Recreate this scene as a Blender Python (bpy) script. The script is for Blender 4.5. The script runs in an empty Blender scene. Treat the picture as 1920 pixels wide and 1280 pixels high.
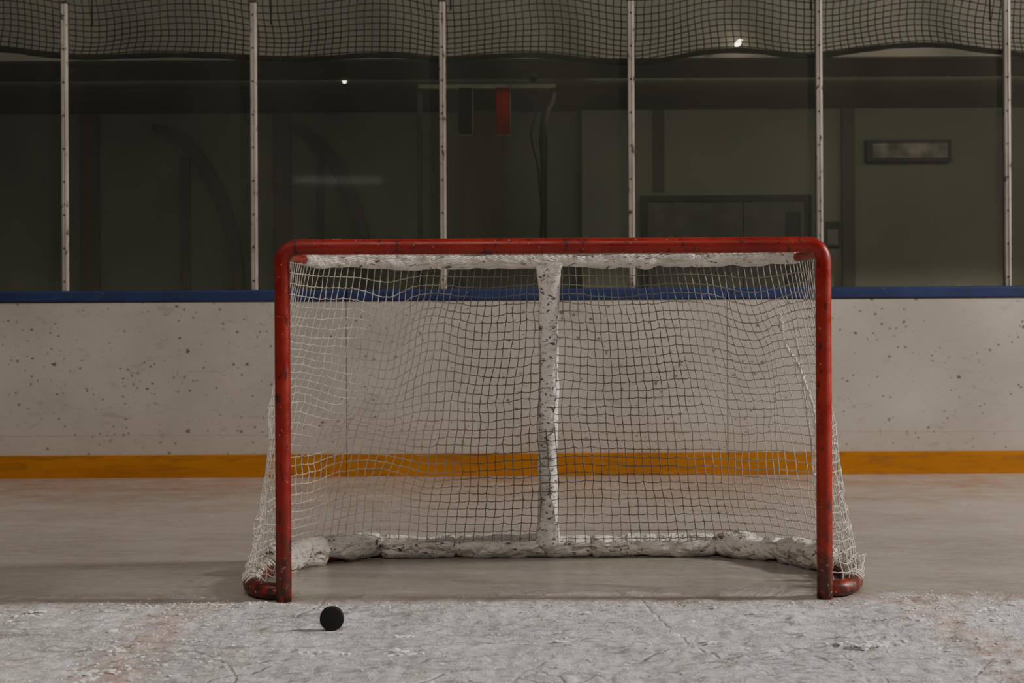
import bpy, math, random
from mathutils import Vector, noise, Matrix
random.seed(4)
C=bpy.context.scene.collection
CAMX,CAMY,CAMZ=-0.143,-4.966,0.947
F=2667.0
def on_plane(px,py,y):
    s=F/(y-CAMY); t=0.00524
    dx=px-960; dy=py-616
    return Vector((CAMX+(dx-t*dy)/s, y, CAMZ-(dy+t*dx)/s))
# ---------------------------------------------------------------- materials
class M:
    def __init__(s,name,base=(.5,.5,.5),rough=.5,metal=0.0,spec=.5):
        s.m=bpy.data.materials.new(name); s.m.use_nodes=True
        s.nt=s.m.node_tree; s.b=s.nt.nodes['Principled BSDF']; s.out=s.nt.nodes['Material Output']
        s.set('Base Color',(*base,1)); s.set('Roughness',rough); s.set('Metallic',metal); s.set('Specular IOR Level',spec)
        g=s.nt.nodes.new('ShaderNodeNewGeometry'); s.pos=g.outputs['Position']
    def set(s,k,v):
        if isinstance(v,bpy.types.NodeSocket): s.nt.links.new(v,s.b.inputs[k])
        else: s.b.inputs[k].default_value=v
    def L(s,a,b): s.nt.links.new(a,b)
    def scale(s,vec,co=None,rot=0):
        n=s.nt.nodes.new('ShaderNodeMapping'); n.inputs['Scale'].default_value=vec; n.inputs['Rotation'].default_value=(0,0,rot)
        s.L(co or s.pos,n.inputs['Vector']); return n.outputs[0]
    def noise(s,sc,det=4,co=None,dist=0,rough=.5):
        n=s.nt.nodes.new('ShaderNodeTexNoise'); n.inputs['Scale'].default_value=sc
        n.inputs['Detail'].default_value=det; n.inputs['Distortion'].default_value=dist
        n.inputs['Roughness'].default_value=rough
        s.L(co or s.pos,n.inputs['Vector']); return n.outputs[0]
    def vor(s,sc,feature='F1',co=None):
        n=s.nt.nodes.new('ShaderNodeTexVoronoi'); n.feature=feature; n.inputs['Scale'].default_value=sc
        s.L(co or s.pos,n.inputs['Vector']); return n.outputs['Distance']
    def rng(s,v,a,b,c=0.,d=1.):
        n=s.nt.nodes.new('ShaderNodeMapRange'); n.inputs[1].default_value=a; n.inputs[2].default_value=b
        n.inputs[3].default_value=c; n.inputs[4].default_value=d; s.L(v,n.inputs[0]); return n.outputs[0]
    def math(s,op,a,b=0.,c=None):
        n=s.nt.nodes.new('ShaderNodeMath'); n.operation=op
        for i,v in enumerate([a,b]+([c] if c is not None else [])):
            if isinstance(v,bpy.types.NodeSocket): s.L(v,n.inputs[i])
            else: n.inputs[i].default_value=v
        return n.outputs[0]
    def mix(s,f,a,b):
        n=s.nt.nodes.new('ShaderNodeMix'); n.data_type='RGBA'
        for i,v in ((0,f),(6,a),(7,b)):
            if isinstance(v,bpy.types.NodeSocket): s.L(v,n.inputs[i])
            else: n.inputs[i].default_value=v if i==0 else (*v,1)
        return n.outputs[2]
    def xyz(s,co=None):
        n=s.nt.nodes.new('ShaderNodeSeparateXYZ'); s.L(co or s.pos,n.inputs[0]); return n.outputs
    def bump(s,h,st=.3,d=.01):
        n=s.nt.nodes.new('ShaderNodeBump'); n.inputs['Strength'].default_value=st; n.inputs['Distance'].default_value=d
        s.L(h,n.inputs['Height']); s.L(n.outputs[0],s.b.inputs['Normal'])

def simple(name,base,rough=.5,metal=0,var=.25,sc=6,spec=.5):
    m=M(name,base,rough,metal,spec)
    f=m.rng(m.noise(sc,5),.3,.7)
    m.set('Base Color',m.mix(f,tuple(c*(1-var) for c in base),tuple(min(1,c*(1+var)) for c in base)))
    return m.m

def mk_red():
    m=M('red_frame_paint',(.3,.02,.02),.34)
    c=m.mix(m.rng(m.noise(5,4),.35,.7),(.24,.007,.005),(.37,.020,.008))
    st=m.noise(34,5,m.scale((1,1,.5)))
    c=m.mix(m.math('MULTIPLY',m.rng(st,.60,.65),.8),c,(.05,.009,.007))
    c=m.mix(m.rng(m.noise(80,3),.69,.72),c,(.36,.26,.22))
    z=m.xyz()[2]
    g=m.math('MULTIPLY',m.rng(z,.38,.03),m.rng(m.noise(28,4),.34,.52))
    c=m.mix(m.math('MULTIPLY',g,.92),c,(.04,.022,.014))
    w=m.math('MULTIPLY',m.rng(z,.22,.02),m.rng(m.noise(60,4),.63,.67))
    c=m.mix(w,c,(.40,.26,.20))
    m.set('Base Color',c); m.set('Roughness',m.rng(m.noise(20,3),.3,.7,.26,.55))
    m.bump(m.noise(60,4),.25,.003); return m.m
def mk_vinyl(name,amount=.0,tone=(.72,.67,.60),sc=26,bs=.8):
    m=M(name,tone,.38)
    c=m.mix(m.rng(m.noise(7,5),.3,.7),tuple(t*.86 for t in tone),tone)
    a=m.noise(sc,6,m.scale((1,1,1.9)),1.2,.6)
    c=m.mix(m.math('MULTIPLY',m.rng(a,.61-amount,.645-amount),.9),c,(.055,.045,.04))
    c=m.mix(m.math('MULTIPLY',m.rng(m.noise(9,4),.53,.72),.35),c,(.28,.22,.175))
    m.set('Base Color',c)
    h=m.math('ADD',m.noise(8,5,m.scale((1,1,2.2)),2.2,.45),m.math('MULTIPLY',m.rng(m.vor(9,'DISTANCE_TO_EDGE',m.scale((1,1,2))),0,.25),.35))
    m.bump(h,bs,.03); return m.m
def mk_board():
    m=M('board_white_plastic',(.6,.56,.5),.42)
    c=m.mix(m.rng(m.noise(1.6,6),.3,.7),(.40,.367,.325),(.51,.468,.418))
    x,y,z=m.xyz()
    def spots(c,sc,lo,hi,mx,dark,off):
        p=m.scale((1,1,1.15)); 
        mp=m.nt.nodes.new('ShaderNodeVectorMath'); mp.operation='ADD'; mp.inputs[1].default_value=(off,0,off*.7)
        m.L(p,mp.inputs[0])
        d=m.vor(sc,co=mp.outputs[0]); d=m.math('ADD',d,m.rng(m.noise(sc*8,4,m.scale((.6,1,1.3)),1.),.2,.8,-.11,.11))
        rad=m.rng(m.noise(sc*.55,2,mp.outputs[0]),lo,hi,-.035,mx)
        return m.mix(m.math('MULTIPLY',m.rng(m.math('SUBTRACT',rad,d),0.,.045),dark),c,(.075,.057,.048))
    c=spots(c,4.5,.46,.70,.11,.85,0)
    c=spots(c,8,.42,.64,.135,.85,3.1)
    c=spots(c,14,.41,.62,.17,.8,7.7)
    c=spots(c,24,.42,.61,.21,.75,17.7)
    c=m.mix(m.math('MULTIPLY',m.rng(m.noise(11,5,m.scale((.7,1,1.3)),1.5),.61,.70),.26),c,(.2,.165,.14))
    c=m.mix(m.math('MULTIPLY',m.rng(m.noise(30,5,m.scale((.6,1,1.4)),1.5),.58,.68),.16),c,(.2,.165,.14))
    ln=m.math('COMPARE',m.math('ADD',z,m.rng(m.noise(3,3),0,1,-.01,.01)),.27,.0022)
    c=m.mix(m.math('MULTIPLY',ln,.4),c,(.2,.16,.13))
    c=m.mix(m.math('MULTIPLY',m.rng(z,.42,.14),.35),c,(.40,.33,.26))
    m.set('Base Color',c); m.bump(m.noise(4,5),.15,.01); return m.m
def mk_yellow():
    m=M('kick_plate_yellow',(.8,.35,.02),.4)
    c=m.mix(m.rng(m.noise(2.2,5,m.scale((.6,1,3))),.3,.7),(.38,.14,.012),(.48,.185,.016))
    c=m.mix(m.math('MULTIPLY',m.rng(m.noise(14,6,m.scale((.35,1,1.8)),1.),.48,.70),.6),c,(.23,.09,.018))
    m.set('Base Color',c); return m.m
def mk_blue():
    m=M('cap_rail_blue',(.02,.05,.2),.5)
    c=m.mix(m.rng(m.noise(4,5),.3,.7),(.010,.022,.085),(.016,.034,.125))
    c=m.mix(m.rng(m.noise(30,4),.72,.76),c,(.25,.25,.27))
    m.set('Base Color',c); return m.m
def mk_alu():
    m=M('brushed_aluminium',(.5,.46,.4),.5,.3)
    c=m.mix(m.rng(m.noise(8,5,m.scale((1,1,.3))),.3,.7),(.30,.275,.24),(.49,.45,.40))
    c=m.mix(m.rng(m.noise(30,4,m.scale((1,1,.5))),.60,.68),c,(.10,.08,.07))
    m.set('Base Color',c); return m.m
def mk_glass():
    m=M('rink_glass'); nt=m.nt
    tr=nt.nodes.new('ShaderNodeBsdfTransparent'); tr.inputs[0].default_value=(.87,.88,.85,1)
    df=nt.nodes.new('ShaderNodeBsdfDiffuse'); df.inputs[0].default_value=(.55,.56,.45,1)
    hz=nt.nodes.new('ShaderNodeMixShader'); m.L(m.rng(m.noise(.9,4,m.scale((1,1,.5)),.6),.3,.7,.012,.045),hz.inputs[0])
    nt.links.new(tr.outputs[0],hz.inputs[1]); nt.links.new(df.outputs[0],hz.inputs[2])
    gl=nt.nodes.new('ShaderNodeBsdfGlossy'); gl.inputs['Roughness'].default_value=.05
    fr=nt.nodes.new('ShaderNodeFresnel'); fr.inputs[0].default_value=1.45
    mx=nt.nodes.new('ShaderNodeMixShader')
    nt.links.new(fr.outputs[0],mx.inputs[0]); nt.links.new(hz.outputs[0],mx.inputs[1]); nt.links.new(gl.outputs[0],mx.inputs[2])
    nt.links.new(mx.outputs[0],m.out.inputs[0]); return m.m
def mk_ice():
    m=M('ice',(.6,.58,.55),.3)
    x,y,z=m.xyz()
    warp=m.rng(m.noise(7,6,None,.5,.6),.3,.7,-.09,.09)
    yy=m.math('ADD',y,warp); xx=m.math('ADD',x,warp)
    warp2=m.rng(m.noise(3.2,7,None,.8,.65),.3,.7,-.16,.16)
    front=m.rng(m.math('ADD',y,warp2),.16,-.12)
    base=m.mix(m.rng(m.noise(1.1,7,m.scale((.5,1.2,1)),.5,.6),.35,.65),(.31,.29,.262),(.46,.435,.40))
    base=m.mix(m.math('MULTIPLY',m.rng(m.noise(8,7,m.scale((.6,1.3,1)),1.,.65),.50,.68),.4),base,(.55,.525,.495))
    snow=m.mix(m.rng(m.noise(3.5,7,None,.6,.62),.35,.65),(.66,.64,.625),(.91,.895,.885))
    snow=m.mix(m.math('MULTIPLY',m.rng(m.noise(20,7,None,.8,.7),.52,.62),.5),snow,(.97,.96,.955))
    snow=m.mix(m.math('MULTIPLY',m.rng(m.noise(7,7,m.scale((.6,1.3,1)),1.5,.7),.52,.66),.65),snow,(.47,.455,.45))
    snow=m.mix(m.math('MULTIPLY',m.rng(m.noise(2.6,5,None,.5),.52,.70),.20),snow,(.66,.54,.47))
    ins=m.math('MULTIPLY',m.math('LESS_THAN',m.math('ABSOLUTE',xx),1.20),m.math('LESS_THAN',yy,-.02))
    snow=m.mix(m.math('MULTIPLY',ins,m.rng(m.noise(5,6,None,.5),.35,.65,.10,.42)),snow,(.55,.61,.645))
    c=m.mix(front,base,snow)
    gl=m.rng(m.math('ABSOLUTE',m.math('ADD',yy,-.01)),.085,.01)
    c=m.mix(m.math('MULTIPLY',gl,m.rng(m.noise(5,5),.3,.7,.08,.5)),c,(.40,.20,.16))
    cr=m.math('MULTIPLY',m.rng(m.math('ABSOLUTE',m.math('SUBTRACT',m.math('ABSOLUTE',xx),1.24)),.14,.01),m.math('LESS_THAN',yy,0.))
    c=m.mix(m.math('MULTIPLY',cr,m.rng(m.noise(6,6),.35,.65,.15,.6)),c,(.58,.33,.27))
    wv=m.nt.nodes.new('ShaderNodeTexNoise'); wv.inputs['Scale'].default_value=1.1; m.L(m.pos,wv.inputs[0])
    scr=None
    for cx,cy,r in ((.35,-1.15,.45),(.2,-1.4,.62),(-1.1,-2.3,1.5),(1.9,-.2,1.6),(1.3,-2.6,1.9),(-2.2,.2,1.4),(.6,-3.1,2.4),(-.2,2.9,1.6),(.9,-1.5,.7),(-.5,-1.35,.5),(.5,-1.1,.36),(-1.5,-1.2,.6),(1.6,-1.3,.55),(-.9,-2.,1.3),(.1,-2.6,1.95)):
        dx=m.math('SUBTRACT',x,cx); dy=m.math('SUBTRACT',y,cy)
        d=m.math('SQRT',m.math('ADD',m.math('MULTIPLY',dx,dx),m.math('MULTIPLY',dy,dy)))
        d=m.math('ADD',d,m.rng(wv.outputs[0],.3,.7,-.05,.05))
        k=m.rng(m.math('ABSOLUTE',m.math('SUBTRACT',d,r)),.009,.001)
        scr=k if scr is None else m.math('MAXIMUM',scr,k)
    scr=m.math('MULTIPLY',m.math('MULTIPLY',scr,front),m.rng(m.noise(3,3),.40,.58))
    fs=m.noise(22,5,m.scale((.25,2.5,1)),1.5)
    fs2=m.noise(16,5,m.scale((.22,2.2,1),None,.7),1.0)
    c=m.mix(m.math('MULTIPLY',scr,.35),c,(.42,.41,.40))
    c=m.mix(m.math('MULTIPLY',m.rng(fs,.58,.66),m.rng(front,0,1,.18,.3)),c,(.72,.70,.68))
    c=m.mix(m.math('MULTIPLY',m.math('MULTIPLY',m.rng(fs2,.60,.66),front),.45),c,(.44,.43,.42))
    m.set('Base Color',c)
    m.set('Roughness',m.math('ADD',m.rng(front,0,1,.17,.7),m.rng(m.noise(5,6),.3,.7,-.08,.13)))
    h=m.math('ADD',m.math('MULTIPLY',m.noise(18,9,None,.7,.62),m.rng(front,0,1,.03,.85)),m.math('MULTIPLY',scr,-.25))
    h=m.math('ADD',h,m.math('MULTIPLY',m.rng(fs,.5,.7),m.rng(front,0,1,.03,.14)))
    h=m.math('ADD',h,m.math('MULTIPLY',m.math('MULTIPLY',m.rng(fs2,.58,.66),front),-.22))
    m.bump(h,.9,.035); return m.m
def mk_wall(name,a,b,rough=.8):
    m=M(name,a,rough,0,.25)
    m.set('Base Color',m.mix(m.rng(m.noise(1.2,5),.3,.7),a,b)); m.bump(m.noise(60,3),.1,.004); return m.m
def mk_emit(name,col,st):
    m=M(name,(.8,.8,.8)); m.set('Emission Color',(*col,1)); m.set('Emission Strength',st)
    return m.m
def mk_net():
    m=M('white_nylon_cord',(.6,.55,.5),.7)
    c=m.mix(m.rng(m.noise(40,3),.3,.7),(.56,.53,.48),(.82,.78,.72))
    x,y,z=m.xyz()
    g1=m.rng(m.math('ABSOLUTE',m.math('ADD',x,-.22)),.85,.50)
    mid_dark=m.math('MULTIPLY',g1,m.rng(m.noise(2.2,3),.32,.55,.45,1.))  # cord darker across the middle, in uneven patches
    c=m.mix(m.math('MULTIPLY',mid_dark,.86),c,(.075,.066,.053))
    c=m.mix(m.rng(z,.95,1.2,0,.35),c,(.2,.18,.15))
    m.set('Base Color',c); return m.m

RED=mk_red(); PAD=mk_vinyl('scuffed_white_vinyl',.01,(.87,.83,.77),26,.9); PADB=mk_vinyl('scuffed_white_vinyl_marked',.045,(.94,.91,.87),34,.35)
BOARD=mk_board(); YEL=mk_yellow(); BLUE=mk_blue(); ALU=mk_alu(); GLASS=mk_glass(); ICE=mk_ice()
NET=mk_net()
CORD=simple('clean_white_cord',(.74,.70,.64),.7,0,.15,30)
BNET=simple('black_nylon_cord',(.012,.012,.010),.8,0,.2)
ROPE=simple('black_rope',(.008,.008,.007),.8,0,.3,40)
SCREW=simple('dark_steel_screw',(.04,.035,.03),.5,.5)
RUB=simple('black_rubber',(.005,.005,.005),.65,0,.3,40)
SNOW=simple('ice_shavings',(.92,.91,.90),.8,0,.06,10)
WALL=mk_wall('wall_paint_green_gray',(.155,.164,.122),(.205,.212,.158))
WALLR=mk_wall('wall_paint_light',(.23,.238,.182),(.285,.288,.225))
WALLB=mk_wall('wall_paint_warm',(.235,.235,.188),(.285,.277,.225))
CEIL=mk_wall('corridor_ceiling_paint',(.17,.165,.128),(.215,.205,.16))
FASC=mk_wall('fascia_paint',(.285,.27,.235),(.35,.33,.29))
DARK=mk_wall('dark_reflection_tone',(.10,.10,.075),(.125,.12,.09))  # tone of the reflections and shadows built as wall strips and arches
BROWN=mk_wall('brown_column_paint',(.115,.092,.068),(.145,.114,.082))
FLOORC=simple('rubber_floor',(.03,.03,.03),.8)
DOORM=simple('dark_door_paint',(.11,.11,.088),.5)
STEEL=simple('painted_steel_gray',(.34,.32,.27),.6,.2)
BLACKM=simple('black_painted_steel',(.035,.033,.027),.5)
# ---------------------------------------------------------------- mesh helpers
def obj(name,vs,fs,mat,parent=None,smooth=False,label=None,cat=None,kind=None,group=None):
    me=bpy.data.meshes.new(name); me.from_pydata([tuple(v) for v in vs],[],fs); me.update()
    if smooth: me.polygons.foreach_set('use_smooth',[True]*len(me.polygons))
    if mat: me.materials.append(mat)
    o=bpy.data.objects.new(name,me); C.objects.link(o)
    if parent: o.parent=parent
    if label: o['label']=label
    if cat: o['category']=cat
    if kind: o['kind']=kind
    if group: o['group']=group
    return o
def empty(name,loc,label,cat,group=None):
    o=bpy.data.objects.new(name,None); o.location=loc; o.empty_display_size=.1; C.objects.link(o)
    o['label']=label; o['category']=cat
    if group: o['group']=group
    return o
def boxg(x0,x1,y0,y1,z0,z1):
    v=[(x0,y0,z0),(x1,y0,z0),(x1,y1,z0),(x0,y1,z0),(x0,y0,z1),(x1,y0,z1),(x1,y1,z1),(x0,y1,z1)]
    f=[(0,3,2,1),(4,5,6,7),(0,1,5,4),(1,2,6,5),(2,3,7,6),(3,0,4,7)]
    return v,f
def add(acc,g):
    k=len(acc[0]); acc[0].extend(g[0]); acc[1].extend([tuple(i+k for i in f) for f in g[1]])
def bevel(o,w,seg=2):
    b=o.modifiers.new('bevel','BEVEL'); b.width=w; b.segments=seg; b.limit_method='ANGLE'
def tube(pts,r,seg=8,caps=True,dfn=None):
    pts=[Vector(p) for p in pts]; n=len(pts); vs=[];fs=[]
    t=(pts[1]-pts[0]).normalized()
    up=Vector((0,0,1)) if abs(t.z)<.9 else Vector((0,1,0))
    a=t.cross(up).normalized()
    for i,p in enumerate(pts):
        if i==0: tt=pts[1]-pts[0]
        elif i==n-1: tt=pts[-1]-pts[-2]
        else: tt=pts[i+1]-pts[i-1]
        tt.normalize(); a=(a-tt*a.dot(tt)).normalized(); b=tt.cross(a)
        rr=r(i/(n-1)) if callable(r) else r
        for k in range(seg):
            an=2*math.pi*k/seg
            d=a*math.cos(an)+b*math.sin(an)
            q=p+d*rr
            if dfn: q=p+d*(rr*dfn(q))
            vs.append(q)
        if i:
            for k in range(seg):
                k2=(k+1)%seg
                fs.append(((i-1)*seg+k,(i-1)*seg+k2,i*seg+k2,i*seg+k))
    if caps:
        fs.append(tuple(range(seg))[::-1]); fs.append(tuple((n-1)*seg+k for k in range(seg)))
    return vs,fs
def catmull(P,n=10):
    P=[Vector(p) for p in P]; out=[]
    for i in range(len(P)-1):
        p0=P[max(i-1,0)];p1=P[i];p2=P[i+1];p3=P[min(i+2,len(P)-1)]
        for k in range(n):
            t=k/n
            out.append(.5*((2*p1)+(-p0+p2)*t+(2*p0-5*p1+4*p2-p3)*t*t+(-p0+3*p1-3*p2+p3)*t**3))
    out.append(P[-1]); return out
import bisect
class Curve:
    def __init__(s,P,n=10):
        s.p=catmull(P,n); s.l=[0]
        for i in range(1,len(s.p)): s.l.append(s.l[-1]+(s.p[i]-s.p[i-1]).length)
    def at(s,u):
        d=max(0,min(1,u))*s.l[-1]
        i=min(max(bisect.bisect_right(s.l,d),1),len(s.p)-1)
        a,b=s.l[i-1],s.l[i]
        return s.p[i-1].lerp(s.p[i],(d-a)/(b-a) if b>a else 0)
def nz(x,y,z=0): return noise.noise(Vector((x,y,z)))
def ss(a,b,x):
    t=max(0,min(1,(x-a)/(b-a))); return t*t*(3-2*t)
# ---------------------------------------------------------------- setting
def struct(name,b,mat,bev=0):
    o=obj(name,*boxg(*b),mat,kind='structure')
    if bev: bevel(o,bev)
    return o
YB=4.202
PUCK=Vector((on_plane(622.5,1180,-.485).x,-.485))
gx=[-7,-5,-4,-3]+[-2.5+i*.0115 for i in range(436)]+[3,4,5,7]
gy=[-7,-5,-3.5,-2.5,-1.9]+[-1.5+i*.0115 for i in range(144)]+[.3,.6,1,2,3,4,4.45]
def icez(x,y):
    m=ss(.10,-.14,y+.14*nz(x*3.5,y*4,3))*ss(-1.5,-1.3,y)*ss(2.5,2.2,abs(x))
    if m<=0: return 0
    h=.009*nz(x*4,y*6,1)+.008*nz(x*11,y*15,2)+.006*nz(x*28,y*33,5)+.0028*nz(x*70,y*80,7)
    rid=1-abs(nz(x*4+2,y*8,11))*2
    h+=.016*max(0,rid-.80)*4*max(0,nz(x*1.7,y*2.3,17)+.3)
    rid=1-abs(nz(x*3+9,y*12,41))*2
    h+=.010*max(0,rid-.85)*5*max(0,nz(x*2.7,y*2.3,57)+.2)
    for s,a in ((-1.22,.8),(1.24,1)):
        h+=.010*a*math.exp(-((x-s+.05*nz(y*6,s))/.07)**2)*max(0,nz(x*14,y*14,23)+.2)
    h+=.010*math.exp(-((y+.045)/.05)**2)*max(0,nz(x*16,y*18,31))*(.5+ss(.8,1.1,x)*1.2)
    d=math.hypot(x-PUCK.x,y-PUCK.y); m*=ss(.03,.12,d)
    for sx in (-.9445,.9445): m*=ss(.02,.09,math.hypot(x-sx,y))
    return max(-.009,h-.001)*m
vs=[(x,y,icez(x,y)) for y in gy for x in gx]
n=len(gx); fs=[(j*n+i,j*n+i+1,(j+1)*n+i+1,(j+1)*n+i) for j in range(len(gy)-1) for i in range(n-1)]
obj('floor',vs,fs,ICE,None,True,kind='structure')
struct('floor',(-7,7,4.45,7.6,-.1,0),FLOORC)
YW=7.37
xq=on_plane(1592,400,YW-.1).x
struct('wall_back',(-7,.465,YW,YW+.15,0,2.825),WALL)
struct('wall_back',(.465,xq,YW-.08,YW+.15,0,2.825),WALLR)
struct('wall_back',(xq,7,YW-.10,YW+.15,0,2.825),WALLB)
struct('wall_left',(-7.15,-7,4.5,YW+.15,0,2.825),WALL)
struct('wall_right',(7,7.15,4.5,YW+.15,0,2.825),WALL)
struct('ceiling',(-7.15,7.15,5.03,YW+.15,2.825,2.95),CEIL)
struct('wall_front',(-7.15,7.15,4.93,5.03,2.825,4.6),FASC)
tn=1
def trim_and_shade(px0,px1,y,z0,z1,mat,dep=.05):  # narrow strips are glass reflections and shadows built solid; wide brown column is real
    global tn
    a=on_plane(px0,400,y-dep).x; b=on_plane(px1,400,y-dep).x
    struct('trim_and_shade_%d'%tn,(a,b,y-dep,y,z0,z1),mat); tn+=1
trim_and_shade(150,186,YW,0,2.825,BROWN,.02)
trim_and_shade(338,356,YW,0,2.45,DARK,.02)
trim_and_shade(512,546,YW,0,2.825,DARK,.02)
trim_and_shade(594,606,YW,0,2.4,DARK,.02)
trim_and_shade(872,944,YW,0,2.825,BROWN,.12)
trim_and_shade(1226,1246,YW-.08,2.12,2.825,DARK,.02)
trim_and_shade(1580,1603,YW-.08,0,2.825,DARK,.05)
def reflection(P,w):  # dark arches: reflections in the glass, shaped as solid bands on the wall
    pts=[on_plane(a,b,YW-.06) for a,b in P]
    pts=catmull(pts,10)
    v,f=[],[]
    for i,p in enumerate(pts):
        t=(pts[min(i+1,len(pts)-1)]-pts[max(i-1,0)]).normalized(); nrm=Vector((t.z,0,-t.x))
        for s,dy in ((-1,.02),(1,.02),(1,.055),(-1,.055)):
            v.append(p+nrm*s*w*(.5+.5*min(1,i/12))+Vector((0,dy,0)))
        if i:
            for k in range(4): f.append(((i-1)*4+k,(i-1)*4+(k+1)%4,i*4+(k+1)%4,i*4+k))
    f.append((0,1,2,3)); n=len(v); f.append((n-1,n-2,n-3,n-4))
    obj('arched_reflection',v,f,DARK,label='dark curved glass reflection built as a strip on the corridor wall',cat='reflection',group='curved reflections built onto the corridor wall')
reflection([(285,235),(340,262),(385,320),(418,390),(436,455),(448,560),(452,700)],.055)
reflection([(548,232),(600,272),(640,330),(664,390),(682,460),(690,560),(694,700)],.06)
# ---------------------------------------------------------------- doors in the corridor
yd=YW-.08
xa=on_plane(1212,380,yd).x; xm=on_plane(1392,380,yd).x; xb=on_plane(1508,380,yd).x
ztop=on_plane(1350,378,yd).z
def door(name,x0,x1,hand,glass):
    o=struct(name,(x0+.004,x1-.004,yd-.045,yd-.003,.005,ztop),DOORM,.004)
    p=obj('door_panel',*boxg(x0+.06,x1-.06,yd-.056,yd-.044,.15,.95),BLACKM,o); bevel(p,.006)
    if glass: 
        p=obj('door_window',*boxg(x1-.17,x1-.04,yd-.056,yd-.044,1.05,ztop-.1),BLACKM,o)
    else:
        p=obj('door_panel',*boxg(x0+.06,x1-.06,yd-.05,yd-.044,1.05,ztop-.1),DOORM,o); bevel(p,.003)
    h=tube(catmull([(hand,yd-.045,.95),(hand,yd-.1,.97),(hand,yd-.1,1.13),(hand,yd-.045,1.15)],5),.009)
    obj('door_handle',*h,STEEL,o,True)
door('door_1',xa,xm,xm-.05,False)
door('door_2',xm,xb,xm+.05,True)
struct('trim_and_shade_20',(xa-.05,xa,yd-.06,yd,0,ztop+.05),BLACKM)
struct('trim_and_shade_21',(xb,xb+.05,yd-.06,yd,0,ztop+.05),BLACKM)
struct('trim_and_shade_22',(xa,xb,yd-.06,yd,ztop,ztop+.05),BLACKM)
# wall heater
yh=YW-.10
a=on_plane(1621,264,yh); b=on_plane(1779,304,yh)
hx0,hx1,hz0,hz1=a.x,b.x,b.z-.0,a.z+.0
H=empty('wall_heater',((hx0+hx1)/2,yh,hz0),'long rectangular metal wall heater with dark frame and louvred front','heater')
def loc(o,E):
    o.location=-Vector(E.location); return o
acc=[[],[]]
for bx in ((hx0,hx1,yh-.07,yh,hz1-.028,hz1),(hx0,hx1,yh-.07,yh,hz0,hz0+.028),(hx0,hx0+.05,yh-.07,yh,hz0+.028,hz1-.028),(hx1-.03,hx1,yh-.07,yh,hz0+.028,hz1-.028),(hx0+.05,hx1-.03,yh-.03,yh,hz0+.028,hz1-.028)):
    add(acc,boxg(*bx))
loc(obj('housing',*acc,BLACKM,H),H)
acc=[[],[]]
for i in range(6):
    z=hz0+.042+i*(hz1-hz0-.084)/5
    add(acc,boxg(hx0+.052,hx1-.032,yh-.076,yh-.032,z-.0095,z+.0095))
loc(obj('grille',*acc,simple('heater_slat_gray',(.34,.28,.225),.4,0,.6,7),H),H)
# notice on the wall
a=on_plane(1552,414,yd-.09); b=on_plane(1578,462,yd-.09)
Nn=empty('wall_notice',((a.x+b.x)/2,yd-.05,b.z),'small framed notice on the corridor wall','notice')
loc(obj('frame',*boxg(a.x,b.x,yd-.02,yd,b.z,a.z),BLACKM,Nn),Nn)
loc(obj('paper',*boxg(a.x+.012,b.x-.012,yd-.024,yd-.02,b.z+.015,a.z-.07),simple('gray_paper',(.25,.25,.23),.8),Nn),Nn)
# steel gate frame with cables
yf=5.25
zt=on_plane(900,158,yf).z
xl=on_plane(787,300,yf).x; xr=on_plane(1020,300,yf).x; xr2=on_plane(1042,160,yf).x
G=empty('gate_frame',((xl+xr)/2,yf,0),'slim dark steel gate frame with pale top bar and cables','frame')
o=loc(obj('top_bar',*boxg(xl-.01,xr2,yf-.02,yf+.02,zt-.03,zt),simple('pale_painted_steel',(.70,.66,.57),.6),G),G); bevel(o,.004)
o=loc(obj('upright',*boxg(xl-.018,xl+.018,yf-.02,yf+.02,0,zt-.03),BLACKM,G),G); bevel(o,.004)
acc=[[],[]]
add(acc,tube(catmull([(xr2-.012,yf,zt-.03),(xr2-.03,yf,zt-.12),(xr+.01,yf,zt-.24),(xr,yf,zt-.5),(xr-.01,yf,1.2),(xr-.01,yf,0)],8),.026,10))
loc(obj('upright',*acc,BLACKM,G,True),G)
for k in range(2):
    pts=[]
    for i in range(50):
        t=i/49; z=zt-.2-t*(zt-.5)
        pts.append((xr-.012+.020*math.sin(t*19+k*3)-(.10*math.exp(-((t-.08)/.09)**2) if k==0 else 0),yf-.034+.006*math.cos(t*13+k),z))
    loc(obj('cable',*tube(pts,.006,6),RUB,G,True),G)
# banners
def banner(px0,px1,py0,py1,mat,lab):
    a=on_plane(px0,py0,yf-.03); b=on_plane(px1,py1,yf-.03)
    E=empty('banner',((a.x+b.x)/2,yf-.03,b.z),lab,'banner','small banners hanging from the frame')
    vs=[];fs=[];nx,nzz=10,16
    for j in range(nzz+1):
        for i in range(nx+1):
            u=i/nx;v=j/nzz
            vs.append((a.x+(b.x-a.x)*u,yf-.03+.0008*math.sin(u*9)*(v+.2),(zt-.03)*(1-v)+b.z*v))
    for j in range(nzz):
        for i in range(nx):
            k=j*(nx+1)+i; fs.append((k,k+1,k+nx+2,k+nx+1))
    o=loc(obj('cloth',vs,fs,mat,E,True),E); s=o.modifiers.new('s','SOLIDIFY'); s.thickness=.003
    loc(obj('hem_bar',*tube([(a.x-.004,yf-.03,b.z),(b.x+.004,yf-.03,b.z)],.005,8),STEEL,E,True),E)
    loc(obj('hem_bar',*boxg(b.x-.001,b.x+.003,yf-.037,yf-.031,b.z,zt-.03),STEEL,E),E)
banner(860,886,168,253,simple('black_cloth',(.004,.005,.005),.95,0,.2,6,.1),'small black cloth banner hanging from the frame')
banner(930,957,170,253,simple('red_cloth',(.30,.005,.010),.95,0,.1,6,.1),'small red cloth banner hanging from the frame')
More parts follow.
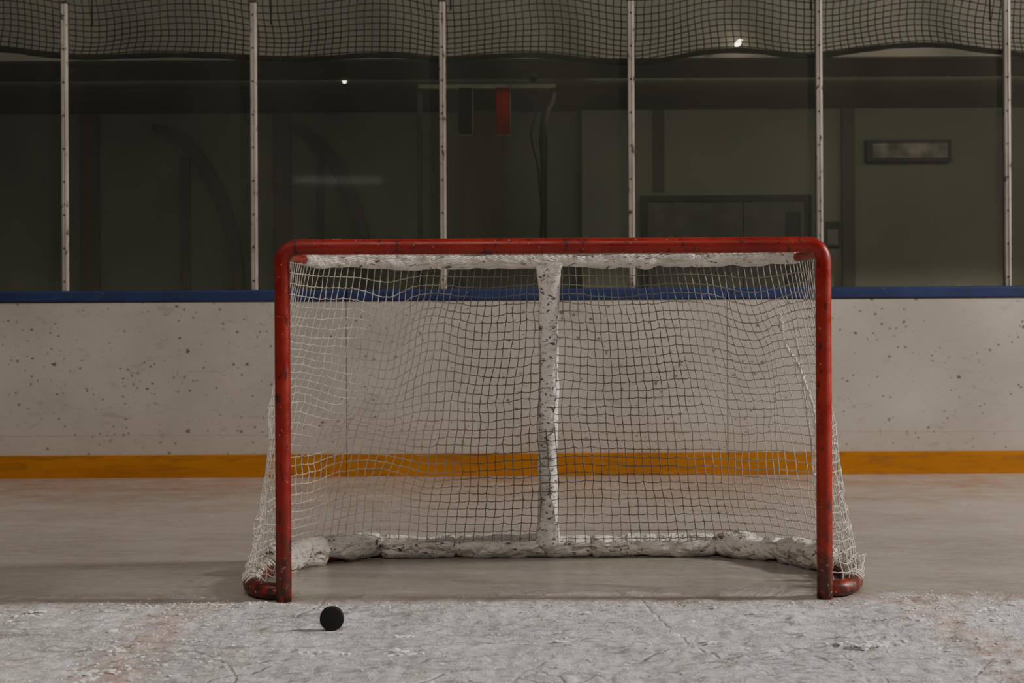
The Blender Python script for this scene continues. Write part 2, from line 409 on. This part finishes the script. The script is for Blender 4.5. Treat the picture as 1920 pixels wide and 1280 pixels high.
# lamps
LAMP=mk_emit('lamp_glow',(1,.86,.66),9); LAMP2=mk_emit('lamp_glow_small',(1,.9,.72),7)
p=on_plane(646,151,5.8)
def ball(c,r,sz=1,sx=1):
    vs=[];fs=[];n,mn=12,8
    for j in range(1,mn):
        th=math.pi*j/mn
        for i in range(n):
            ph=2*math.pi*i/n; vs.append((c[0]+r*sx*math.sin(th)*math.cos(ph),c[1]+r*math.sin(th)*math.sin(ph),c[2]+r*sz*math.cos(th)))
    for j in range(mn-2):
        for i in range(n): fs.append((j*n+i,j*n+(i+1)%n,(j+1)*n+(i+1)%n,(j+1)*n+i))
    fs.append(tuple(range(n))); fs.append(tuple((mn-2)*n+i for i in range(n))[::-1]); return vs,fs
E=empty('ceiling_lamp',(p.x,5.8,2.825),'tiny lit bulb in a dark holder under the corridor ceiling','lamp')
loc(obj('holder',*tube([(p.x,5.8,2.825),(p.x,5.8,p.z+.015)],.02,12),BLACKM,E,True),E)
loc(obj('bulb',*ball((p.x,5.8,p.z),.017,1.2),LAMP2,E,True),E)
p=on_plane(1384,81,4.85)
E=empty('spotlight',(p.x,4.93,p.z),'small lit spotlight mounted on the pale fascia','lamp')
d=Vector((.7,0,.71))
loc(obj('bracket',*tube([(p.x,4.93,p.z-.02),(p.x,4.875,p.z-.01)],.01,8),BLACKM,E,True),E)
loc(obj('bulb',*tube([Vector((p.x,4.85,p.z))+d*s for s in (-.036,-.02,0,.02,.036)],lambda t:.005+.013*math.sin(math.pi*t),12),LAMP,E,True),E)
p=on_plane(1000,131,5.5)
E=empty('security_camera',(p.x,5.5,2.825),'small dark dome camera under the corridor ceiling','camera')
loc(obj('mount',*tube([(p.x,5.5,2.825),(p.x,5.5,2.80)],.035,14),STEEL,E,True),E)
loc(obj('dome',*ball((p.x,5.5,2.785),.03),RUB,E,True),E)
# ---------------------------------------------------------------- dasher boards
CAPZ=1.2065
seams=[-6.09,-3.65,-1.213,1.243,3.69,6.13]
for i in range(5):
    x0,x1=seams[i]+.002,seams[i+1]-.002
    E=empty('dasher_board',((x0+x1)/2,YB+.06,0),'white scuffed rink board with blue cap rail and yellow kick plate','rink board','rink boards')
    o=loc(obj('panel',*boxg(x0,x1,YB,YB+.1,.0,1.129),BOARD,E),E); bevel(o,.002)
    o=loc(obj('kick_plate',*boxg(x0+.0,x1-.0,YB-.014,YB-.0005,.0,.146),YEL,E),E); bevel(o,.002)
    o=loc(obj('cap_rail',*boxg(x0-.0018,x1+.0018,YB-.012,YB+.13,1.13,CAPZ),BLUE,E),E); bevel(o,.012,3)
# glass support posts
pxs=[121.5,475.5,829,1182,1534,1886]
YP=YB+.06
xs=[on_plane(p+2,400,YP).x for p in pxs]
xs=[xs[0]-1.213]+xs+[xs[-1]+1.213]
PT=on_plane(960,4,YP).z
prof=[(-.021,-.02),(-.018,-.028),(-.006,-.030),(-.004,-.026),(.004,-.026),(.006,-.030),(.018,-.028),(.021,-.02),(.021,.02),(.016,.026),(-.016,.026),(-.021,.02)]
vs=[(a,b,0) for a,b in prof]+[(a,b,PT-CAPZ) for a,b in prof]; n=len(prof)
fs=[(i,(i+1)%n,n+(i+1)%n,n+i) for i in range(n)]+[tuple(range(n))[::-1],tuple(range(n,2*n))]
P0=obj('glass_support_post',vs,fs,ALU)
parts=[]
for k in range(9):
    z=.06+k*.215
    s=obj('screw',*tube([(0,-.033,0),(0,-.024,0)],.0055,10),SCREW,P0,True); s.location=(.0,0,z); parts.append(s)
c=obj('post_cap',*boxg(-.023,.023,-.033,.03,0,.018),BLACKM,P0); c.location=(0,0,PT-CAPZ); bevel(c,.004); parts.append(c)
for i,x in enumerate(xs):
    o=P0 if i==0 else P0.copy()
    if i:
        C.objects.link(o)
        for s in parts:
            q=s.copy(); q.parent=o; C.objects.link(q)
    o.location=(x,YP,CAPZ); o['label']='slim scuffed aluminium glass support post with screws on the blue rail'; o['category']='post'; o['group']='glass support posts'
for i in range(len(xs)-1):
    obj('rink_shield',*boxg(xs[i]+.024,xs[i+1]-.024,YP-.006,YP+.006,CAPZ,PT+.045),GLASS,label='clear tall safety glass sheet standing on the blue rail',cat='rink glass',group='sheets of safety glass above the boards')
# ---------------------------------------------------------------- overhead netting
hem=[(-420,100),(-200,85),(0,92),(60,99),(120,105),(170,107),(300,102),(400,104),(475,108),(570,110),(680,103),(760,104),(829,111),(900,106),(1000,102),(1090,110),(1182,117),(1240,112),(1320,97),(1400,94),(1480,102),(1535,103),(1620,92),(1700,84),(1780,85),(1886,98),(1960,102),(2150,90),(2350,102)]
YN=4.36
hc=Curve([on_plane(a,b,YN) for a,b in hem],8)
W=hc.l[-1]; nc=int(W/.050); ZT=3.85; nr=26
def pnet(i,j):
    u=i/nc; b=hc.at(u); v=j/nr
    z=b.z+(ZT-b.z)*v**1.15
    wave=.02*math.sin(b.x*5.1+v*3)+.012*math.sin(b.x*11+1+v*5)
    zz=z+.028*math.sin(b.x*5.18+.9)*math.sin(min(1,v*1.5)*math.pi)+.006*nz(b.x*4,z*9)
    return Vector((b.x+.02*nz(z*5,b.x*2)+.03*math.sin(b.x*5.18)*v*(1-v),b.y+.02+wave+.06*math.sin(math.pi*min(1,v*2.2)),zz))
acc=[[],[]]
for i in range(nc+1): add(acc,tube([pnet(i,j) for j in range(nr+1)],.0036,4,False))
for j in range(nr+1): add(acc,tube([pnet(i,j) for i in range(nc+1)],.0036,4,False))
PN=empty('protective_netting',(0,4.93,ZT),'black spectator safety netting with heavy rope hem above the glass','netting')
loc(obj('mesh',*acc,BNET,PN),PN)
def rw(t): return .0175*(1+.25*nz(t*60,2))
loc(obj('hem_rope',*tube([p+Vector((0,.02,0)) for p in hc.p],rw,8),ROPE,PN,True),PN)
loc(obj('top_cable',*tube([pnet(i,nr) for i in range(0,nc+1,3)],.008,6),ROPE,PN,True),PN)
for x in xs:
    loc(obj('support_arm',*tube([(x,4.34,ZT),(x,4.93,ZT)],.012,8),BLACKM,PN,True),PN)
for px,py in ((173,48),(508,46),(845,20),(1187,14),(1520,18),(1856,40)):
    e=on_plane(px,py,4.33)
    loc(obj('tie_cord',*tube([(e.x+.004*nz(k,px),4.33,e.z+(3.25-e.z)*k/8) for k in range(9)],.006,6),ROPE,PN,True),PN)
# ---------------------------------------------------------------- hockey goal
G=empty('hockey_goal',(0,0,0),'red metal hockey goal with scuffed white padding and white net','hockey goal')
ZC=1.2356; PX=.9445; R=.0275; br=.055
pts=[(-PX,0,0),(-PX,0,.05),(-PX,0,.3),(-PX,0,.6),(-PX,0,.9)]
for k in range(9):
    a=math.pi-k*math.pi/16; pts.append((-PX+br+br*math.cos(a),0,ZC-br+br*math.sin(a)))
pts+=[(x*.2-.8,0,ZC) for x in range(1,8)]
for k in range(9):
    a=math.pi/2-k*math.pi/16; pts.append((PX-br+br*math.cos(a),0,ZC-br+br*math.sin(a)))
pts+=[(PX,0,.9),(PX,0,.6),(PX,0,.3),(PX,0,.05),(PX,0,0)]
obj('front_frame',*tube(pts,R,20),RED,G,True,label='red painted posts and crossbar with chipped paint')
half=[(-.945,.025),(-1.01,.035),(-1.07,.11),(-1.10,.24),(-1.10,.40),(-1.05,.58),(-.93,.77),(-.80,.88),(-.69,.93),(-.55,.935),(-.35,.935)]
plan=half+[(0,.935)]+[(-a,b) for a,b in half[::-1]]
BC=Curve([(a,b,.034) for a,b in plan],8)
def bfr(t): return .020+.010*(1-ss(.12,.17,min(t,1-t)))
obj('base_frame',*tube([BC.at(i/160)-Vector((0,0,.033-bfr(i/160))) for i in range(161)],bfr,14),RED,G,True,label='chipped red curved base pipe')
th=[(-.93,.02),(-.925,.17),(-.88,.34),(-.76,.45),(-.55,.50),(-.3,.515)]
tp=th+[(0,.52)]+[(-a,b) for a,b in th[::-1]]
TC=Curve([(a,b,1.205) for a,b in tp],8)
def pad(name,pts,r,seed,mat,lump=.08,pinch=.2,seg=24,label=None,taper=.018):
    n=len(pts)
    def rr(t):
        e=min(t,1-t)*n*.006
        return r*(1-pinch*math.exp(-e/taper))*(1+.05*math.sin(t*7+seed))
    def df(q): 
        w=Vector((q.x*7+seed,q.y*7,q.z*14))
        rd=1-2*abs(noise.noise(w))
        rd2=1-2*abs(noise.noise(w*2.3+Vector((3,1,7))))
        return 1+lump*nz(q.x*9+seed,q.y*9,q.z*9)+lump*.9*(rd-.6)+lump*.5*(rd2-.6)
    return obj(name,*tube(pts,rr,seg,True,df),mat,G,True,label=label)
def findu(cv,x,side):
    best=0;bd=9
    for i in range(801):
        u=i/800
        if (side<0 and u>.5) or (side>0 and u<.5): continue
        d=abs(cv.at(u).x-x)
        if d<bd and cv.at(u).y>.45: bd=d;best=u
    return best
cuts=[.150]+[findu(BC,x,-1) for x in (-.91,-.69,-.38)]+[findu(BC,.18,1),findu(BC,.70,1),findu(BC,.93,1),.850]
rad=[.057,.054,.047,.047,.048,.053,.056]
BL=BC.l[-1]
for i in range(len(cuts)-1):
    a,b=cuts[i]-.0004,cuts[i+1]+.0004; n=max(24,int((b-a)*BL/.006))
    pts=[BC.at(a+(b-a)*k/n)+Vector((0,-.0,.010+(rad[i]-.046)+.006*nz(k*.05,i*5.))) for k in range(n+1)]
    pad('base_padding',pts,rad[i],i*3.7,PAD,.24 if rad[i]>.049 else .13,.32 if i in (1,2,4,5) else .26,taper=.011)
    ks=[.33,.68] if (b-a)*BL>.3 else [.5]
    for k in ks:
        u=a+(b-a)*(k+.05*nz(i,k*9)); c0=BC.at(u)+Vector((0,0,.010+(rad[i]-.046))); tg=(BC.at(u+.002)-BC.at(u-.002)).normalized()
        n1=Vector((tg.y,-tg.x,0)); ring=[]
        for q in range(25):
            an=q/24*2*math.pi; ring.append(c0+(n1*math.cos(an)+Vector((0,0,1))*math.sin(an))*(rad[i]*1.0)+tg*(.022*math.sin(an+i)))
        obj('padding_lace',*tube(ring,.0019,5),CORD,G,True)
tc=[.10,.33,.56,.72,.90]
for i in range(4):
    a,b=tc[i]-.002,tc[i+1]+.002; n=90; pts=[TC.at(a+(b-a)*k/n)+Vector((0,0,.006*nz(k*.09,i*3.))) for k in range(n+1)]
    pad('top_padding',pts,.027,i*5+2,PAD,.22,.15)
for rng_ in ((0,.10),(.90,1)):
    obj('top_bar',*tube([TC.at(rng_[0]+(rng_[1]-rng_[0])*k/12) for k in range(13)],.016,10),RED,G,True)
top=Vector((0.0,.50,1.19)); bot=Vector((0,.915,.06))
pts=[top.lerp(bot,k/90)+Vector((.004*nz(k*.07,1),.0,0)) for k in range(91)]
def cr(t): return .0395*(1+.22*math.exp(-((t-.01)/.04)**2)+.03*math.sin(t*17)+.02*math.sin(t*47)+.25*math.exp(-((t-.98)/.06)**2))
def cdf(q):
    rd=1-2*abs(nz(q.x*12,q.y*12,q.z*14))
    return 1+.05*nz(q.x*14,q.y*14,q.z*14)+.04*(rd-.5)
obj('center_post_padding',*tube(pts,cr,26,True,cdf),PADB,G,True,label='white padding on the centre post covered in black scuffs')
o=obj('top_bracket',*boxg(-.02,.055,.46,.515,1.12,1.20),PAD,G)
for v in o.data.vertices:
    if v.co.z<1.15: v.co.x*=.5
bevel(o,.012,3)
# netting
NU,NV=98,33
def pn(i,j):
    u=i/NU; v=j/NV
    t=TC.at(u).copy(); b=BC.at(u).copy()
    t.z=1.19; b.z=.05
    b.x*=1+.024*ss(.02,.1,min(u,1-u)); b.y-=.03*ss(.25,.35,min(u,1-u))
    p=t.lerp(b,v)
    s=math.sin(math.pi*v); back=min(1,math.sin(math.pi*u)*1.6)
    L=ss(-.15,-.55,p.x); Rr=ss(.05,.25,p.x)
    p.y+= -.05*s*back+ (.03+.04*L-.015*Rr)*s*nz(u*9,v*2.5,3)
    k=1+.7*L-.45*Rr*ss(.85,.7,p.x)
    p.x+= k*(.024*s*nz(u*6,v*3,9)+.013*s*nz(u*15,v*7,2))
    p.x+= .05*s*math.exp(-((p.x-.80)/.10)**2)*math.sin(v*5)
    sag=-.065*math.exp(-((p.x+.62)/.08)**2)*math.exp(-((v-.05)/.4)**2)-.018*math.sin(p.x*6.2)**2*math.exp(-(v/.5)**2)
    sag+=-.04*math.exp(-((p.x-.78)/.10)**2)*math.exp(-((v-.1)/.3)**2)
    sag+=.028*L*math.sin((p.x*1.2+p.z*.8)*7)*s
    p.z+= sag*min(1,v*12)+k*s*(.024*nz(u*8,v*3,5)+.010*nz(u*21,v*9,7))
    rfold=math.exp(-((u-.83)/.05)**2)*s
    p.x+=.018*rfold*math.sin(u*120+v*6); p.y+=.03*rfold*math.cos(u*95)
    e=min(u,1-u)
    if e<.12: p.x+= (.03 if u<.5 else -.03)*s*math.sin(e/.12*math.pi)*.5
    if e<.2:
        q=ss(.2,.12,e)*ss(.55,.85,v)*(1-ss(.94,1,v)); p+=Vector((nz(i*.7,j*.7,71),nz(i*.7,j*.7,81),nz(i*.7,j*.7,91)))*.022*q
    p+=Vector((nz(i*.9,j*.9,1),nz(i*.9,j*.9,21),nz(i*.9,j*.9,41)))*.007*min(1,s*4)
    return p
K=[[pn(i,j) for j in range(NV+1)] for i in range(NU+1)]
acc=[[],[]]; nr_=.0019
for i in range(NU+1): add(acc,tube(K[i],nr_,5,False))
for j in range(NV+1):
    pts=[]
    for i in range(NU+1):
        pts.append(K[i][j])
        if i<NU: pts.append((K[i][j]+K[i+1][j])/2+Vector((0,0,-.003-.002*nz(i,j,3))))
    add(acc,tube(pts,nr_,5,False))
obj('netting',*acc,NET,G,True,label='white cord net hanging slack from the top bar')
acc=[[],[]]; NT=14
def pt(i,j):
    u=.02+.96*i/100; b=TC.at(u); f=Vector((max(-.90,min(.90,b.x)),.02,ZC+.012)); v=j/NT
    b=b+Vector((0,0,.025))
    p=f.lerp(b,v); p.z+=.012*nz(u*20,v*4)*math.sin(math.pi*v)+.034*math.exp(-((p.x+.78)/.1)**2)*math.sin(math.pi*v)
    return p
for i in range(101): add(acc,tube([pt(i,j) for j in range(NT+1)],nr_,4,False))
for j in range(NT+1): add(acc,tube([pt(i,j) for i in range(101)],nr_,4,False))
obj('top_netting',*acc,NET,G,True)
# lacing
random.seed(21)
for sgn in (-1,1):
    pts=[]
    for k in range(420):
        t=k/419; z=1.17-t*1.1; a=t*2*math.pi*36
        pts.append((sgn*PX+.012*math.cos(a),.037+.010*math.sin(a),z))
    obj('lacing_cord',*tube(pts,.003,5),CORD,G,True)
    pts=[]
    for k in range(620):
        t=k/619; u=.035+t*.15+.005*nz(t*40,sgn*3); 
        if sgn>0: u=1-u
        b=BC.at(u); b2=BC.at(u+.002); tg=(b2-b).normalized(); nn=Vector((tg.y,-tg.x,0))
        a=math.pi*.5+1.1*math.sin(t*2*math.pi*21+2*nz(t*9,sgn)); rr=.036+.007*abs(nz(t*70,sgn*5))
        pts.append(b+nn*rr*math.cos(a)*(-1)+Vector((0,0,max(-.02,rr*math.sin(a)))))
    obj('lacing_cord',*tube(pts,.0022,5),CORD,G,True)
P=[on_plane(a,b,y) for a,b,y in ((1462,590,.40),(1472,645,.42),(1495,680,.42),(1510,720,.38),(1525,765,.33),(1531,820,.28),(1529,870,.26),(1532,920,.22),(1536,960,.18))]
pc=catmull(P,14)
obj('lacing_cord',*tube([p+Vector((nz(i*.5,1),nz(i*.5,4),nz(i*.5,8)))*.012 for i,p in enumerate(pc)],lambda t:.0055*(1+.7*abs(nz(t*90,3))),6),CORD,G,True,label='frayed white repair cord')
def tuft(c,spread,nst,ln,col,rr,lab):
    pp=[Vector(c)]; d=Vector((1,0,0))
    for q in range(nst):
        d=(d+Vector((random.uniform(-1,1),random.uniform(-1,1),random.uniform(-1,1)))*.9+(Vector(c)-pp[-1])*(9/spread*.10)).normalized()
        x=pp[-1]+d*ln; x.z=max(x.z,.012); pp.append(x)
    obj('frayed_knot',*tube(catmull(pp,3),rr,5),col,G,True,label=lab)
tuft((1.11,.22,.085),.045,130,.013,CORD,.0024,'frayed white cord tangle on the base pipe')
tuft((1.10,.34,.085),.045,90,.013,CORD,.0024,'frayed white cord tangle on the base pipe')
tuft((-1.09,.28,.08),.045,60,.012,CORD,.0022,'frayed white cord tangle on the base pipe')
# ---------------------------------------------------------------- puck
pr=.0381; Np=48
prof=[(0,-.0127),(pr-.004,-.0127),(pr-.0015,-.012),(pr,-.0095),(pr-.0006,-.004),(pr-.0006,.004),(pr,.0095),(pr-.0015,.012),(pr-.004,.0127),(0,.0127)]
vs=[];fs=[]
for a,(r,y) in enumerate(prof[1:-1]):
    for k in range(Np):
        an=2*math.pi*k/Np; vs.append((r*math.cos(an),y,r*math.sin(an)))
m_=len(prof)-2
for a in range(m_-1):
    for k in range(Np): fs.append((a*Np+k,a*Np+(k+1)%Np,(a+1)*Np+(k+1)%Np,(a+1)*Np+k))
fs.append(tuple(range(Np))[::-1]); fs.append(tuple((m_-1)*Np+k for k in range(Np)))
pk=obj('hockey_puck',vs,fs,RUB,None,True,label='black rubber hockey puck balanced on its edge on the ice',cat='hockey puck')
pk.location=(PUCK.x,-.485,pr-.0005); pk.rotation_euler=(0,0,math.radians(6))
# ---------------------------------------------------------------- snow shavings
random.seed(11)
ph=(1+5**.5)/2
IV=[Vector(v).normalized() for v in ((-1,ph,0),(1,ph,0),(-1,-ph,0),(1,-ph,0),(0,-1,ph),(0,1,ph),(0,-1,-ph),(0,1,-ph),(ph,0,-1),(ph,0,1),(-ph,0,-1),(-ph,0,1))]
IF=[(0,11,5),(0,5,1),(0,1,7),(0,7,10),(0,10,11),(1,5,9),(5,11,4),(11,10,2),(10,7,6),(7,1,8),(3,9,4),(3,4,2),(3,2,6),(3,6,8),(3,8,9),(4,9,5),(2,4,11),(6,2,10),(8,6,7),(9,8,1)]
acc=[[],[]]
def chunk(x,y,r,fl=.45,st=1):
    if abs(x)<1.14 and y>-.045: return
    if math.hypot(x-PUCK.x,y-PUCK.y)<.05: return
    a=random.uniform(0,6.3); ca,sa=math.cos(a),math.sin(a); vs=[]; b=icez(x,y)
    for v in IV:
        q=v*r*random.uniform(.6,1.25); X=q.x*st; Y=q.y
        vs.append((x+X*ca-Y*sa,y+X*sa+Y*ca,b+max(-.002,q.z*fl+r*fl*.35)))
    add(acc,(vs,IF))
def scat(n,fx,fy,rm):
    for _ in range(n): chunk(fx(),fy(),rm*random.uniform(.25,1)**1.6,random.uniform(.3,.6),random.uniform(1,2))
U=random.uniform;Ga=random.gauss
scat(2600,lambda:U(-2.2,2.2),lambda:U(-1.25,-.05),.0045)
scat(160,lambda:U(-2.2,2.2),lambda:U(-1.25,-.1),.012)
scat(450,lambda:-1.22+Ga(0,.18),lambda:U(-1.2,-.05),.0065)
scat(450,lambda:1.24+Ga(0,.18),lambda:U(-1.2,.02),.0065)
scat(260,lambda:1.22+Ga(0,.16),lambda:Ga(.0,.06),.0055)
scat(250,lambda:-1.2+Ga(0,.18),lambda:Ga(-.05,.04),.0055)
scat(500,lambda:U(-.95,.95),lambda:Ga(-.09,.04),.0045)
for px,py,s in ((1640,1212,.03),(1615,1216,.026),(1655,1206,.022),(600,1222,.018),(640,1222,.014),(755,1193,.016),(760,1226,.02),(1845,1142,.02),(190,1262,.025),(160,1275,.02),(1740,1165,.018),(60,1150,.02),(1330,1205,.013),(210,1220,.02),(1880,1160,.016)):
    z=(py-616+.00524*(px-960))/CAMZ; y=F/z+CAMY; x=on_plane(px,py,y).x
    for k in range(14): chunk(x+Ga(0,s*1.3),y+Ga(0,s*.6),s*U(.25,.6),.45,1.6)
obj('snow_shavings',*acc,SNOW,None,False,label='loose white ice shavings scattered over the crease',cat='snow',kind='stuff')
# ---------------------------------------------------------------- light
def area(name,loc_,tgt,size,power,col,sy=None):
    l=bpy.data.lights.new(name,'AREA'); l.energy=power; l.color=col; l.size=size
    if sy: l.shape='RECTANGLE'; l.size_y=sy
    o=bpy.data.objects.new(name,l); C.objects.link(o); o.location=loc_
    o.rotation_euler=(Vector(tgt)-Vector(loc_)).to_track_quat('-Z','Y').to_euler(); return o
area('rink_lamp_side',(13,-.3,6.3),(0,.4,0),.8,1950,(1,.905,.82))
area('overhead_fill',(-.5,-6,7.8),(0,-.2,0),4,160,(1,.925,.865))  # broad unseen fill, added to light boards and padding from the front
area('rink_lamp_left',(-5,-3,7),(0,0,.5),1.2,60,(1,.80,.64))
area('corridor_fill',(-2.8,5.7,2.80),(-2.8,7.0,.3),6,6.5,(1,.97,.84),.15)  # two unseen fills added to brighten the corridor wall, stronger on the right
area('corridor_fill',(2.9,5.7,2.80),(2.9,7.0,.3),5,13,(1,.96,.84),.15)
area('far_rink_lamp',(-2.76,-8,3.2),(-1.4,4.2,2.0),1.3,.26,(1,.95,.85),.04)
w=bpy.data.worlds.new('world'); bpy.context.scene.world=w; w.use_nodes=True
bg=w.node_tree.nodes['Background']; bg.inputs[0].default_value=(.9,.86,.80,1); bg.inputs[1].default_value=.085
# ---------------------------------------------------------------- camera
cam=bpy.data.cameras.new('camera'); co=bpy.data.objects.new('camera',cam); C.objects.link(co)
cam.sensor_width=36; cam.lens=F/1920*36; cam.shift_y=-24/1920
cam.dof.use_dof=True; cam.dof.focus_distance=5.2; cam.dof.aperture_fstop=4.0
co.location=(CAMX,CAMY,CAMZ); co.rotation_euler=(math.radians(90),math.radians(.3),0)
bpy.context.scene.camera=co
